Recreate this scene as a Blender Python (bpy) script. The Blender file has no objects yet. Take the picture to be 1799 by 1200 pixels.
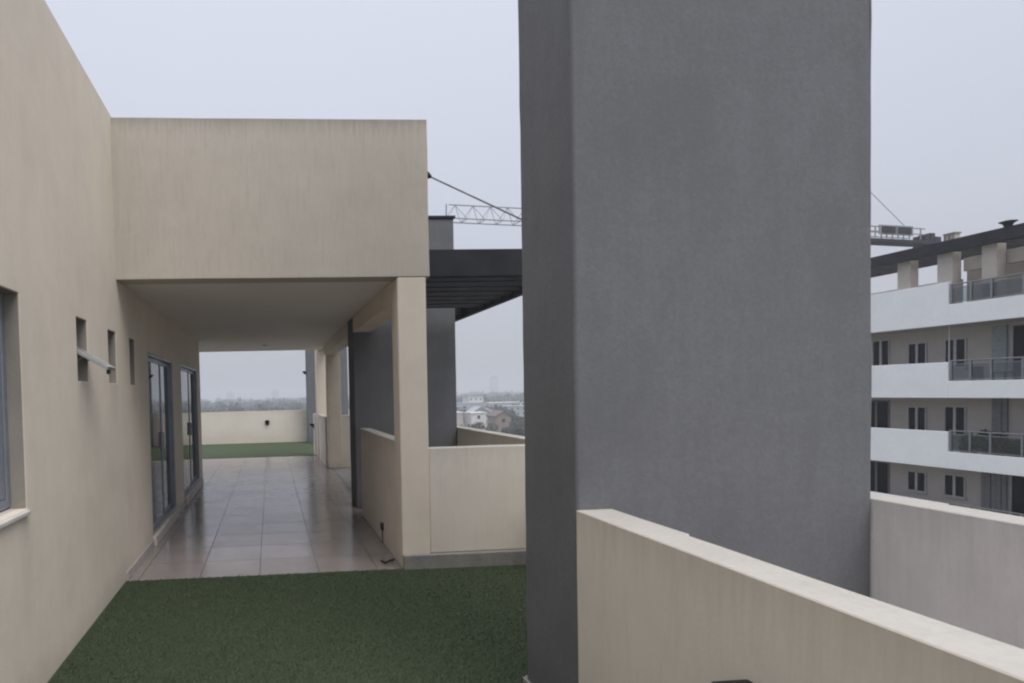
import bpy, bmesh, math, random
from mathutils import Vector, Matrix, noise
random.seed(7)
sc = bpy.context.scene
C = sc.collection
R = math.radians
# ------------------------------------------------------------------ camera
EYE = 1.55
def norm(v): return Vector(v).normalized()
cam_d = bpy.data.cameras.new('camera'); cam = bpy.data.objects.new('camera', cam_d); C.objects.link(cam)
right = norm((0.99742, -0.06712, -0.02462)); fwd = norm((0.06643, 0.99744, -0.02782))
right = (right - fwd * right.dot(fwd)).normalized(); up = right.cross(fwd)
RM = Matrix((right, up, -fwd)).transposed()
cam.matrix_world = Matrix.Translation((0, 0, EYE)) @ RM.to_4x4()
cam_d.sensor_width = 36; cam_d.lens = 1025 / 1799 * 36
cam_d.shift_x = 0.1979; cam_d.shift_y = 0.0673
cam_d.clip_start = 0.05; cam_d.clip_end = 12000
sc.camera = cam
# ------------------------------------------------------------------ sky, sun, exposure
SUN_EL, SUN_AZ = R(58), R(155)            # azimuth from +Y towards +X
w = bpy.data.worlds.new('World'); sc.world = w; w.use_nodes = True
nt = w.node_tree; nt.nodes.clear()
def N(nt, t, **k):
    n = nt.nodes.new(t)
    for a, b in k.items(): setattr(n, a, b)
    return n
out = N(nt, 'ShaderNodeOutputWorld'); bg = N(nt, 'ShaderNodeBackground'); bg2 = N(nt, 'ShaderNodeBackground')
add = N(nt, 'ShaderNodeAddShader')
sky = N(nt, 'ShaderNodeTexSky', sky_type='NISHITA', sun_disc=False, sun_elevation=SUN_EL, sun_rotation=SUN_AZ,
        air_density=1.0, dust_density=4.0)
bg2.inputs['Strength'].default_value = 0.012
nt.links.new(sky.outputs[0], bg2.inputs[0])
tc = N(nt, 'ShaderNodeTexCoord'); sep = N(nt, 'ShaderNodeSeparateXYZ')
nz = N(nt, 'ShaderNodeTexNoise'); nz.inputs['Scale'].default_value = 1.6; nz.inputs['Detail'].default_value = 4
mul = N(nt, 'ShaderNodeMath', operation='MULTIPLY_ADD'); mul.inputs[1].default_value = 0.16
sub = N(nt, 'ShaderNodeMath', operation='SUBTRACT'); sub.inputs[1].default_value = 0.08
ramp = N(nt, 'ShaderNodeValToRGB')
cr = ramp.color_ramp
cr.elements[0].position = 0.0; cr.elements[0].color = (0.43, 0.44, 0.485, 1)
cr.elements[1].position = 1.0; cr.elements[1].color = (2.6, 2.62, 2.7, 1)
for p, c in ((0.10, (0.46, 0.475, 0.53, 1)), (0.25, (0.54, 0.56, 0.64, 1)), (0.45, (0.61, 0.635, 0.735, 1)), (0.66, (0.67, 0.70, 0.80, 1)), (0.80, (1.6, 1.62, 1.7, 1))):
    e = cr.elements.new(p); e.color = c
nt.links.new(tc.outputs['Generated'], sep.inputs[0]); nt.links.new(tc.outputs['Generated'], nz.inputs['Vector'])
nt.links.new(nz.outputs['Fac'], mul.inputs[0]); nt.links.new(sep.outputs['Z'], sub.inputs[0])
nt.links.new(sub.outputs[0], mul.inputs[2]); nt.links.new(mul.outputs[0], ramp.inputs[0])
nt.links.new(ramp.outputs[0], bg.inputs[0]); bg.inputs['Strength'].default_value = 1.0
nt.links.new(bg.outputs[0], add.inputs[0]); nt.links.new(bg2.outputs[0], add.inputs[1])
nt.links.new(add.outputs[0], out.inputs['Surface'])
sl = bpy.data.lights.new('sun', 'SUN'); sl.energy = 1.6; sl.angle = R(32); sl.color = (1, 0.97, 0.93)
so = bpy.data.objects.new('sun', sl); C.objects.link(so)
sd = Vector((math.sin(SUN_AZ) * math.cos(SUN_EL), math.cos(SUN_AZ) * math.cos(SUN_EL), math.sin(SUN_EL)))
so.rotation_euler = sd.to_track_quat('Z', 'Y').to_euler(); so.location = (0, -10, 30)
sc.view_settings.view_transform = 'Standard'; sc.view_settings.look = 'None'
sc.view_settings.exposure = 0.1; sc.view_settings.gamma = 1
sc.render.engine = 'CYCLES'
sc.cycles.max_bounces = 8; sc.cycles.diffuse_bounces = 5; sc.cycles.filter_width = 2.2
sc.cycles.volume_bounces = 1

# ------------------------------------------------------------------ materials
def link(m, a, b): m.node_tree.links.new(a, b)
def newmat(name):
    m = bpy.data.materials.new(name); m.use_nodes = True
    return m, m.node_tree, m.node_tree.nodes['Principled BSDF']
def mth(nt, op, a, b=None, c=None):
    n = nt.nodes.new('ShaderNodeMath'); n.operation = op
    for i, v in enumerate((a, b, c)):
        if v is None: continue
        if isinstance(v, (int, float)): n.inputs[i].default_value = v
        else: nt.links.new(v, n.inputs[i])
    return n.outputs[0]
def nse(nt, vec, scale, detail=4, rough=0.55, stretch=None):
    if stretch:
        mp = nt.nodes.new('ShaderNodeMapping'); mp.inputs['Scale'].default_value = stretch
        nt.links.new(vec, mp.inputs['Vector']); vec = mp.outputs[0]
    n = nt.nodes.new('ShaderNodeTexNoise'); n.inputs['Scale'].default_value = scale
    n.inputs['Detail'].default_value = detail; n.inputs['Roughness'].default_value = rough
    nt.links.new(vec, n.inputs['Vector']); return n.outputs['Fac']
def rampv(nt, fac, lo, hi, a=0.0, b=1.0):
    n = nt.nodes.new('ShaderNodeMapRange'); n.inputs['From Min'].default_value = lo; n.inputs['From Max'].default_value = hi
    n.inputs['To Min'].default_value = a; n.inputs['To Max'].default_value = b
    nt.links.new(fac, n.inputs['Value']); return n.outputs[0]
def mixc(nt, fac, a, b, mode='MIX'):
    n = nt.nodes.new('ShaderNodeMix'); n.data_type = 'RGBA'; n.blend_type = mode
    for s, v in ((n.inputs[0], fac), (n.inputs[6], a), (n.inputs[7], b)):
        if isinstance(v, (int, float)): s.default_value = v
        elif isinstance(v, tuple): s.default_value = (*v, 1)
        else: nt.links.new(v, s)
    return n.outputs[2]
def bumpn(nt, h, dist, strength, prev=None):
    n = nt.nodes.new('ShaderNodeBump'); n.inputs['Distance'].default_value = dist; n.inputs['Strength'].default_value = strength
    nt.links.new(h, n.inputs['Height'])
    if prev: nt.links.new(prev, n.inputs['Normal'])
    return n.outputs[0]
def stucco(name, col, dark, streak=0.35, top_stain=None, foot=None, bump=1.0, grain=0.5, drips=False):
    """rendered wall: mottled paint, faint vertical rain streaks, roller / trowel relief"""
    m, nt, p = newmat(name)
    geo = nt.nodes.new('ShaderNodeNewGeometry'); pos = geo.outputs['Position']
    blot = nse(nt, pos, 1.3, 5, 0.6); st = nse(nt, pos, 1.0, 4, 0.6, (7, 7, 1.6)); st2 = nse(nt, pos, 1.0, 3, 0.6, (38, 38, 3.5))
    gr = nse(nt, pos, 55, 4, 0.75)
    f = mth(nt, 'ADD', rampv(nt, blot, 0.35, 0.7, 0, 0.55), rampv(nt, st, 0.4, 0.75, 0, streak))
    f = mth(nt, 'ADD', f, rampv(nt, st2, 0.4, 0.75, 0, streak * 0.45))
    f = mth(nt, 'ADD', f, rampv(nt, gr, 0.3, 0.75, -0.25 * grain, 0.5 * grain))
    f = mth(nt, 'ADD', f, rampv(nt, nse(nt, pos, 7, 5, 0.7), 0.35, 0.7, -0.15, 0.35))
    c = mixc(nt, f, col, dark)
    sx = nt.nodes.new('ShaderNodeSeparateXYZ'); nt.links.new(pos, sx.inputs[0])
    if top_stain:
        z0, z1, k, sc_col = top_stain
        a = rampv(nt, sx.outputs['Z'], z0, z1, 0, 1)
        lim = mth(nt, 'ADD', mth(nt, 'POWER', a, 2.5), rampv(nt, st2, 0.3, 0.7, -0.35, 0.25))
        c = mixc(nt, mth(nt, 'MULTIPLY', rampv(nt, lim, 0.0, 1.0), k), c, sc_col)
    if foot:
        z0, z1, k, fc = foot
        a = rampv(nt, sx.outputs['Z'], z1, z0, 0, 1)
        lim = mth(nt, 'ADD', a, rampv(nt, blot, 0.3, 0.7, -0.4, 0.3))
        c = mixc(nt, mth(nt, 'MULTIPLY', rampv(nt, lim, 0.0, 1.0), k), c, fc)
    if drips:
        # old rain runs under the openings of the long left wall
        tot = None
        for (ya, yb, zt, ln, k) in ((3.95, 4.20, 1.67, 0.55, 0.8), (4.70, 4.95, 1.67, 0.45, 0.6), (5.40, 5.62, 1.67, 0.35, 0.5), (2.98, 3.12, 0.97, 0.7, 0.8), (1.55, 1.75, 0.97, 0.6, 0.8)):
            m1 = mth(nt, 'MULTIPLY', rampv(nt, sx.outputs['Y'], ya - 0.03, ya + 0.05), rampv(nt, sx.outputs['Y'], yb + 0.03, yb - 0.05))
            m2 = mth(nt, 'MULTIPLY', rampv(nt, sx.outputs['Z'], zt - ln, zt, 0, 1), rampv(nt, sx.outputs['Z'], zt + 0.02, zt, 0, 1))
            q = mth(nt, 'MULTIPLY', mth(nt, 'MULTIPLY', m1, m2), mth(nt, 'MULTIPLY', rampv(nt, st2, 0.3, 0.7, 0.3, 1.0), k * 0.5))
            tot = q if tot is None else mth(nt, 'ADD', tot, q)
        c = mixc(nt, tot, c, (0.30, 0.27, 0.225))
    nt.links.new(c, p.inputs['Base Color']); p.inputs['Roughness'].default_value = 0.9
    p.inputs['Specular IOR Level'].default_value = 0.25
    b1 = bumpn(nt, nse(nt, pos, 3.0, 3, 0.5), 0.02, 0.18 * bump)
    b2 = bumpn(nt, nse(nt, pos, 70, 3, 0.6), 0.004, 0.35 * bump, b1)
    nt.links.new(b2, p.inputs['Normal'])
    return m
def plain(name, col, rough=0.6, metal=0.0, var=0.12, spec=0.4, scale=8, bump=0.0):
    m, nt, p = newmat(name)
    geo = nt.nodes.new('ShaderNodeNewGeometry'); pos = geo.outputs['Position']
    n = nse(nt, pos, scale, 4, 0.6)
    dk = tuple(x * (1 - 2.2 * var) for x in col)
    c = mixc(nt, rampv(nt, n, 0.3, 0.75), col, dk)
    nt.links.new(c, p.inputs['Base Color'])
    nt.links.new(rampv(nt, n, 0.3, 0.7, rough * 0.85, min(1, rough * 1.15)), p.inputs['Roughness'])
    p.inputs['Metallic'].default_value = metal; p.inputs['Specular IOR Level'].default_value = spec
    if bump: nt.links.new(bumpn(nt, nse(nt, pos, scale * 6, 3), 0.004, bump), p.inputs['Normal'])
    return m
def glass(name, tint=(0.35, 0.38, 0.4), rough=0.02, ior=1.52, gcol=(1, 1, 1)):
    m = bpy.data.materials.new(name); m.use_nodes = True; nt = m.node_tree; nt.nodes.clear()
    o = nt.nodes.new('ShaderNodeOutputMaterial'); mx = nt.nodes.new('ShaderNodeMixShader')
    fr = nt.nodes.new('ShaderNodeFresnel'); fr.inputs['IOR'].default_value = ior
    t = nt.nodes.new('ShaderNodeBsdfTransparent'); t.inputs[0].default_value = (*tint, 1)
    g = nt.nodes.new('ShaderNodeBsdfGlossy'); g.inputs['Roughness'].default_value = rough; g.inputs[0].default_value = (*gcol, 1)
    nt.links.new(fr.outputs[0], mx.inputs[0]); nt.links.new(t.outputs[0], mx.inputs[1]); nt.links.new(g.outputs[0], mx.inputs[2])
    nt.links.new(mx.outputs[0], o.inputs[0]); return m

CREAM = (0.715, 0.64, 0.54); CREAM_D = (0.645, 0.575, 0.485)
M = {}
M['cream'] = stucco('cream_stucco', CREAM, CREAM_D, 0.3, foot=(0.0, 0.22, 0.45, (0.40, 0.36, 0.30)), bump=0.8, drips=True)
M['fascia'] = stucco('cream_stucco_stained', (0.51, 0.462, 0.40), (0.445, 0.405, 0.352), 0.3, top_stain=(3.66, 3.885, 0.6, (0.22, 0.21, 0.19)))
M['parapet'] = stucco('parapet_stucco', (0.695, 0.64, 0.57), (0.635, 0.585, 0.52), 0.2, top_stain=(0.80, 1.06, 0.4, (0.42, 0.38, 0.33)), foot=(0.1, 0.5, 0.3, (0.44, 0.39, 0.33)), bump=0.4)
M['parapet_light'] = stucco('pale_parapet_stucco', (0.80, 0.765, 0.75), (0.70, 0.67, 0.655), 0.5, top_stain=(0.7, 1.06, 0.45, (0.5, 0.48, 0.46)))
M['cap'] = stucco('parapet_top_dimmed', (0.43, 0.41, 0.38), (0.35, 0.33, 0.305), 0.0, grain=1.0)  # parapet paint darkened for upward faces: weaker skylight put into the colour
M['grey'] = stucco('grey_stucco', (0.167, 0.171, 0.184), (0.144, 0.147, 0.158), 0.6, foot=(0.0, 0.35, 0.5, (0.085, 0.083, 0.08)), grain=1.8)
M['ceiling'] = stucco('ceiling_plaster', (0.80, 0.76, 0.715), (0.74, 0.70, 0.66), 0.0, bump=0.3)
M['concrete'] = stucco('concrete', (0.27, 0.26, 0.245), (0.18, 0.172, 0.162), 0.3, grain=1.0)
M['alu'] = plain('grey_blue_aluminium', (0.33, 0.355, 0.40), 0.42, 0.5, 0.08)
M['alu_light'] = plain('pale_aluminium', (0.42, 0.42, 0.43), 0.45, 0.3, 0.08)
M['dark_metal'] = plain('dark_pergola_paint', (0.038, 0.039, 0.046), 0.7, 0.0, 0.14, 0.2, 3, 0.2)
M['black'] = plain('black_plastic', (0.012, 0.012, 0.013), 0.5)
M['sill'] = plain('white_sill', (0.62, 0.57, 0.53), 0.6)
M['skirt'] = plain('skirting_tile', (0.45, 0.42, 0.40), 0.35)
M['room'] = plain('room_paint', (0.30, 0.29, 0.27), 0.9)
M['glass'] = glass('window_glass', (0.30, 0.33, 0.36), 0.015, 2.1)
M['frost'] = glass('frosted_glass', (0.10, 0.10, 0.10), 0.35, 1.5)
M['rail_glass'] = glass('railing_glass', (0.62, 0.66, 0.68), 0.03, 1.5)
M['white'] = stucco('white_render', (0.84, 0.85, 0.87), (0.76, 0.775, 0.80), 0.25, bump=0.4)
M['taupe'] = stucco('taupe_render', (0.50, 0.465, 0.435), (0.43, 0.40, 0.375), 0.3, bump=0.4)
M['beige'] = stucco('beige_render', (0.47, 0.43, 0.395), (0.39, 0.36, 0.33), 0.3, bump=0.4)
M['pvc'] = plain('white_window_frame', (0.52, 0.52, 0.54), 0.4)
M['dark_glass'] = plain('dark_window_glass', (0.010, 0.010, 0.013), 0.25, 0.0, 0.1, 0.15)
M['curtain'] = plain('pale_curtain', (0.32, 0.36, 0.38), 0.9)
M['blade'] = plain('shutter_grey', (0.22, 0.22, 0.235), 0.7)
M['roofing'] = plain('flat_roof_membrane', (0.25, 0.25, 0.25), 0.9)
M['crane'] = plain('crane_paint_grey', (0.25, 0.26, 0.27), 0.6)
M['crane_dark'] = plain('crane_deck_dark', (0.012, 0.012, 0.018), 0.9)
M['galv'] = plain('galvanised_steel', (0.28, 0.29, 0.31), 0.45, 0.6)
M['leaf'] = plain('leaf_green', (0.055, 0.075, 0.04), 0.8, 0, 0.3, 0.2, 0.4)
M['leaf_dark'] = plain('leaf_dark_green', (0.035, 0.05, 0.03), 0.8, 0, 0.3, 0.2, 0.4)
M['bark'] = plain('bark', (0.08, 0.065, 0.05), 0.9)
M['far_wood'] = plain('far_wood_green', (0.06, 0.075, 0.06), 0.9, 0, 0.3, 0.1, 0.02)
M['h_white'] = plain('house_white', (0.68, 0.66, 0.66), 0.9, scale=0.6)
M['h_pink'] = plain('house_pink', (0.50, 0.42, 0.40), 0.9, scale=0.6)
M['h_brick'] = plain('house_brick', (0.27, 0.205, 0.18), 0.9, scale=0.6)
M['h_grey'] = plain('house_grey', (0.36, 0.37, 0.40), 0.9, scale=0.4)
M['r_grey'] = plain('roof_sheet_grey', (0.36, 0.37, 0.40), 0.7, scale=0.3)
M['r_tile'] = plain('roof_tile_brown', (0.15, 0.12, 0.11), 0.9, scale=0.6)
M['far_tower'] = plain('far_tower_concrete', (0.30, 0.33, 0.37), 0.9, scale=0.05)
M['reveal_shade'] = stucco('reveal_shade_tone', (0.33, 0.30, 0.265), (0.26, 0.235, 0.21), 0.2)  # dark tone that carries the shade inside the window openings
M['pot'] = plain('terracotta_pot', (0.28, 0.15, 0.10), 0.9)

def floor_tiles():
    m, nt, p = newmat('porcelain_floor_tiles')
    geo = nt.nodes.new('ShaderNodeNewGeometry'); pos = geo.outputs['Position']
    s = nt.nodes.new('ShaderNodeSeparateXYZ'); nt.links.new(pos, s.inputs[0])
    T = 0.515
    u = mth(nt, 'DIVIDE', mth(nt, 'ADD', s.outputs['X'], 0.13), T); v = mth(nt, 'DIVIDE', mth(nt, 'SUBTRACT', s.outputs['Y'], 4.99), T)
    def edge(a):
        f = mth(nt, 'FRACT', a); return mth(nt, 'MINIMUM', f, mth(nt, 'SUBTRACT', 1.0, f))
    e = mth(nt, 'MINIMUM', edge(u), edge(v))
    grout = rampv(nt, e, 0.006, 0.012, 1, 0)
    cb = nt.nodes.new('ShaderNodeCombineXYZ'); nt.links.new(mth(nt, 'FLOOR', u), cb.inputs[0]); nt.links.new(mth(nt, 'FLOOR', v), cb.inputs[1])
    wn = nt.nodes.new('ShaderNodeTexWhiteNoise'); wn.noise_dimensions = '2D'; nt.links.new(cb.outputs[0], wn.inputs['Vector'])
    blot = nse(nt, pos, 2.5, 5, 0.6)
    c = mixc(nt, rampv(nt, blot, 0.3, 0.7), (0.215, 0.185, 0.174), (0.265, 0.232, 0.218))
    c = mixc(nt, mth(nt, 'MULTIPLY', wn.outputs['Value'], 0.15), c, (0.20, 0.178, 0.17))
    c = mixc(nt, grout, c, (0.10, 0.088, 0.083))
    nt.links.new(c, p.inputs['Base Color'])
    r = mth(nt, 'ADD', rampv(nt, nse(nt, pos, 4, 4, 0.65), 0.3, 0.7, 0.11, 0.21), mth(nt, 'MULTIPLY', wn.outputs['Value'], 0.05))
    r = mth(nt, 'ADD', r, mth(nt, 'MULTIPLY', grout, 0.15))
    nt.links.new(r, p.inputs['Roughness']); p.inputs['Specular IOR Level'].default_value = 0.8
    # each tile lies at a hair's different tilt
    b0 = bumpn(nt, nse(nt, pos, 1.8, 2), 0.02, 0.06)
    b = bumpn(nt, mth(nt, 'SUBTRACT', 1.0, grout), 0.0015, 0.5, b0)
    nt.links.new(b, p.inputs['Normal'])
    return m
M['tiles'] = floor_tiles()
def turf_mat():
    m, nt, p = newmat('artificial_turf')
    geo = nt.nodes.new('ShaderNodeNewGeometry'); pos = geo.outputs['Position']
    a = nse(nt, pos, 0.9, 4, 0.6); b = nse(nt, pos, 160, 3, 0.8); d = nse(nt, pos, 14, 4, 0.7); l = nse(nt, pos, 1, 3, 0.6, (1.2, 14, 1))
    c = mixc(nt, rampv(nt, a, 0.3, 0.7), (0.060, 0.088, 0.048), (0.078, 0.098, 0.058))
    c = mixc(nt, rampv(nt, d, 0.35, 0.75, 0, 0.5), c, (0.044, 0.058, 0.034))
    c = mixc(nt, rampv(nt, l, 0.4, 0.7, 0, 0.35), c, (0.082, 0.094, 0.062))
    c = mixc(nt, rampv(nt, b, 0.45, 0.7, 0, 0.75), c, (0.022, 0.032, 0.017))
    nt.links.new(c, p.inputs['Base Color']); p.inputs['Roughness'].default_value = 0.9; p.inputs['Specular IOR Level'].default_value = 0.15
    nt.links.new(bumpn(nt, b, 0.012, 0.9, bumpn(nt, d, 0.01, 0.5)), p.inputs['Normal'])
    return m
M['turf'] = turf_mat()
def pile_mat():
    m, nt, p = newmat('turf_pile'); geo = nt.nodes.new('ShaderNodeNewGeometry'); rnd_ = geo.outputs['Random Per Island']; pos = geo.outputs['Position']
    c = mixc(nt, rnd_, (0.066, 0.101, 0.056), (0.086, 0.122, 0.070)); c = mixc(nt, rampv(nt, nse(nt, pos, 1.4, 5, 0.65), 0.35, 0.7, 0, 0.35), c, (0.096, 0.118, 0.072))
    nt.links.new(c, p.inputs['Base Color']); p.inputs['Roughness'].default_value = 0.55; p.inputs['Specular IOR Level'].default_value = 0.3; return m
M['pile'] = pile_mat()
def ground_mat():
    m, nt, p = newmat('town_ground')
    geo = nt.nodes.new('ShaderNodeNewGeometry'); pos = geo.outputs['Position']
    a = nse(nt, pos, 0.02, 5, 0.6); b = nse(nt, pos, 0.3, 4, 0.6)
    c = mixc(nt, rampv(nt, a, 0.4, 0.6), (0.06, 0.08, 0.045), (0.14, 0.135, 0.12))
    c = mixc(nt, rampv(nt, b, 0.4, 0.7, 0, 0.5), c, (0.05, 0.06, 0.04))
    nt.links.new(c, p.inputs['Base Color']); p.inputs['Roughness'].default_value = 0.95; return m
M['ground'] = ground_mat()

# ------------------------------------------------------------------ mesh helpers
class MB:
    def __init__(s): s.v = []; s.f = []
    def quad(s, *p):
        b = len(s.v); s.v += [tuple(q) for q in p]; s.f.append(tuple(range(b, b + len(p)))); return s
    def box(s, x0, x1, y0, y1, z0, z1):
        b = len(s.v)
        s.v += [(x0, y0, z0), (x1, y0, z0), (x1, y1, z0), (x0, y1, z0), (x0, y0, z1), (x1, y0, z1), (x1, y1, z1), (x0, y1, z1)]
        s.f += [tuple(b + i for i in q) for q in ((0, 3, 2, 1), (4, 5, 6, 7), (0, 1, 5, 4), (1, 2, 6, 5), (2, 3, 7, 6), (3, 0, 4, 7))]
        return s
    def tube(s, p0, p1, r0, r1=None, n=8):
        r1 = r0 if r1 is None else r1
        p0 = Vector(p0); p1 = Vector(p1); d = (p1 - p0).normalized()
        a = d.cross((0, 0, 1) if abs(d.z) < 0.95 else (1, 0, 0)).normalized(); b_ = d.cross(a)
        k = len(s.v)
        for P, r in ((p0, r0), (p1, r1)):
            for i in range(n):
                t = 2 * math.pi * i / n; s.v.append(tuple(P + (a * math.cos(t) + b_ * math.sin(t)) * r))
        for i in range(n):
            j = (i + 1) % n; s.f.append((k + i, k + j, k + n + j, k + n + i))
        s.f.append(tuple(k + i for i in reversed(range(n)))); s.f.append(tuple(k + n + i for i in range(n)))
        return s
    def prism(s, poly, lo, hi, axis=1):
        """polygon extruded along an axis (0 x, 1 y, 2 z)"""
        def P(q, t):
            l = list(q); l.insert(axis, t); return tuple(l)
        n = len(poly); k = len(s.v)
        s.v += [P(q, lo) for q in poly] + [P(q, hi) for q in poly]
        s.f.append(tuple(k + i for i in range(n))); s.f.append(tuple(k + n + i for i in reversed(range(n))))
        for i in range(n):
            j = (i + 1) % n; s.f.append((k + i, k + n + i, k + n + j, k + j))
        return s
def base_of(parent):
    o = Vector((0, 0, 0)); p = parent
    while p is not None: o += p.location; p = p.parent
    return o
def build(mb, name, mat, parent=None, bevel=0.0, at=None, wob=0.0, step=0.4, fine=0.0, smooth=False, merge=False):
    me = bpy.data.meshes.new(name); bm = bmesh.new()
    vs = [bm.verts.new(v) for v in mb.v]
    for f in mb.f:
        try: bm.faces.new([vs[i] for i in f])
        except ValueError: pass
    if merge: bmesh.ops.remove_doubles(bm, verts=bm.verts, dist=1e-5)
    bmesh.ops.recalc_face_normals(bm, faces=bm.faces)
    if wob:
        es = [e for e in bm.edges if e.calc_length() > step]
        groups = {}
        for e in es: groups.setdefault(min(48, int(e.calc_length() / step)), []).append(e)
        for c, g in groups.items(): bmesh.ops.subdivide_edges(bm, edges=g, cuts=c, use_grid_fill=True)
        for v in bm.verts:
            n = noise.noise_vector(v.co * 2.1 + Vector((3.7, 1.2, 9.1))) + 0.5 * noise.noise_vector(v.co * 6.3)
            v.co += n * wob + noise.noise_vector(v.co * 17.0) * fine
    o0 = base_of(parent) if parent else Vector(at or (0, 0, 0))
    for v in bm.verts: v.co -= o0
    bm.to_mesh(me); bm.free()
    me.materials.append(mat)
    if smooth:
        for p in me.polygons: p.use_smooth = True
    o = bpy.data.objects.new(name, me); C.objects.link(o)
    if parent: o.parent = parent
    else: o.location = o0
    if bevel:
        b = o.modifiers.new('bevel', 'BEVEL'); b.width = bevel; b.segments = 2; b.limit_method = 'ANGLE'; b.angle_limit = R(40)
    return o
def sharp_smooth(me):
    for p in me.polygons: p.use_smooth = True
    me.set_sharp_from_angle(angle=R(35))
def tag(o, label=None, cat=None, group=None, kind=None):
    for k, v in (('label', label), ('category', cat), ('group', group), ('kind', kind)):
        if v: o[k] = v
    return o
def thing(name, loc, label, cat, group=None):
    o = bpy.data.objects.new(name, None); C.objects.link(o); o.location = loc; o.empty_display_size = 0.2
    return tag(o, label, cat, group)
def copy_tree(o, parent=None):
    c = o.copy(); C.objects.link(c)
    if parent is not None: c.parent = parent
    for ch in [x for x in bpy.data.objects if x.parent == o]:
        copy_tree(ch, c)
    return c
def holed(mb, F, u0, u1, v0, v1, d0, d1, holes):
    """wall slab in (u, v) with rectangular holes through it; F maps (u, v, d) to xyz"""
    us = sorted({u0, u1, *[h[0] for h in holes], *[h[1] for h in holes]}); vs = sorted({v0, v1, *[h[2] for h in holes], *[h[3] for h in holes]})
    inh = lambda u, v: any(h[0] < u < h[1] and h[2] < v < h[3] for h in holes)
    for i in range(len(us) - 1):
        for j in range(len(vs) - 1):
            a, b, c, d = us[i], us[i + 1], vs[j], vs[j + 1]
            if inh((a + b) / 2, (c + d) / 2): continue
            for dd in (d0, d1): mb.quad(F(a, c, dd), F(b, c, dd), F(b, d, dd), F(a, d, dd))
            for (p, q, r_, s_) in ((a, c, b, c), (a, d, b, d), (a, c, a, d), (b, c, b, d)):
                mu, mv = (p + r_) / 2, (q + s_) / 2
                if p == r_: ou = mu + (-1e-4 if p == a else 1e-4); ov = mv
                else: ov = mv + (-1e-4 if q == c else 1e-4); ou = mu
                if inh(ou, ov) or not (u0 < ou < u1 and v0 < ov < v1):
                    mb.quad(F(p, q, d0), F(r_, s_, d0), F(r_, s_, d1), F(p, q, d1))
    return mb

# ------------------------------------------------------------------ ground
GZ = -18.0
g = MB()
nn = 40
for i in range(nn):
    for j in range(nn):
        x0 = -5000 + i * 250; y0 = -5000 + j * 250
        g.quad((x0, y0, GZ), (x0 + 250, y0, GZ), (x0 + 250, y0 + 250, GZ), (x0, y0 + 250, GZ))
tag(build(g, 'ground', M['ground'], merge=True), kind='structure')

# ------------------------------------------------------------------ the terrace's own building
XL = -1.26                  # face of the left wall
house = thing('penthouse', (-3.6, 5, 0), 'cream rendered penthouse with covered walkway, deep fascia and glazed doors at left', 'building')
holes = [(1.60, 3.07, 1.0, 2.10), (3.945, 4.17, 1.675, 2.10), (4.695, 4.93, 1.675, 2.10), (5.40, 5.60, 1.675, 2.10),
         (6.18, 7.72, 0.10, 2.03), (8.42, 10.25, 0.10, 2.03)]
WT = 0.20
wall = holed(MB(), lambda u, v, d: (XL - d, u, v), -4.0, 10.7, 0.0, 3.905, 0.0, WT, holes)
build(wall, 'wall', M['cream'], house, merge=True, bevel=0.004)
ow = MB().box(-8, XL - WT, 10.5, 10.699, 0, 3.9).box(-8, -7.8, -4, 10.5, 0, 3.9).box(-7.8, XL - WT, -4, -3.8, 0, 3.9)
build(ow, 'outer_wall', M['cream'], house)
build(MB().box(-7.8, XL - WT - 0.002, -3.8, 10.498, -0.1, 0.006), 'room_floor', M['room'], house)
build(MB().box(-7.8, -7.6, -3.8, 10.49, 0.01, 2.5), 'room_wall', M['room'], house)
build(MB().box(-7.8, XL - WT - 0.002, 5.8, 5.92, 0.01, 2.5).box(-7.8, XL - WT - 0.002, 8.0, 8.12, 0.01, 2.5), 'room_partition', M['room'], house)
build(MB().box(-7.8, XL - WT - 0.002, -3.8, 10.498, 2.55, 2.75), 'room_ceiling', M['room'], house)
build(MB().box(-7.8, XL - WT - 0.002, -3.8, 10.498, 3.5, 3.6), 'roof', M['roofing'], house)
# fascia over the walkway mouth, side fascia, ceiling slab, edge beam and pillars
build(MB().box(XL - 0.01, 1.405, 5.0, 5.22, 2.545, 3.886), 'fascia', M['fascia'], house, bevel=0.005, wob=0.003)
build(MB().box(1.185, 1.40, 5.222, 14.198, 2.60, 3.883), 'side_fascia', M['fascia'], house, bevel=0.01, wob=0.003)
build(MB().box(-7.9, 1.18, 10.703, 13.3, 2.556, 2.72).box(XL + 0.003, 1.18, 5.223, 10.70, 2.556, 2.72), 'ceiling', M['ceiling'], house)
build(MB().box(1.125, 1.37, 5.253, 12.04, 2.36, 2.553), 'edge_beam', M['cream'], house, bevel=0.008)
build(MB().box(1.12, 1.37, 5.003, 5.25, 0.0, 2.542), 'pillar', M['cream'], house, bevel=0.008, wob=0.003)
build(MB().box(1.14, 1.40, 14.2, 14.6, 0.0, 3.88), 'pillar', M['cream'], house, bevel=0.005)
build(MB().box(1.19, 1.47, 12.05, 12.40, 0.0, 2.552), 'pillar', M['cream'], house, bevel=0.008)
for a_, b_ in ((5.02, 6.155), (7.745, 8.395), (10.275, 10.69)): build(MB().box(XL + 0.001, XL + 0.014, a_, b_, 0.0, 0.075), 'skirting', M['skirt'], house, bevel=0.003)
build(MB().tube((-0.08, 11.8, 2.548), (-0.08, 11.8, 2.5565), 0.05, 0.055, 16), 'ceiling_spot', M['blade'], house)
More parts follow.
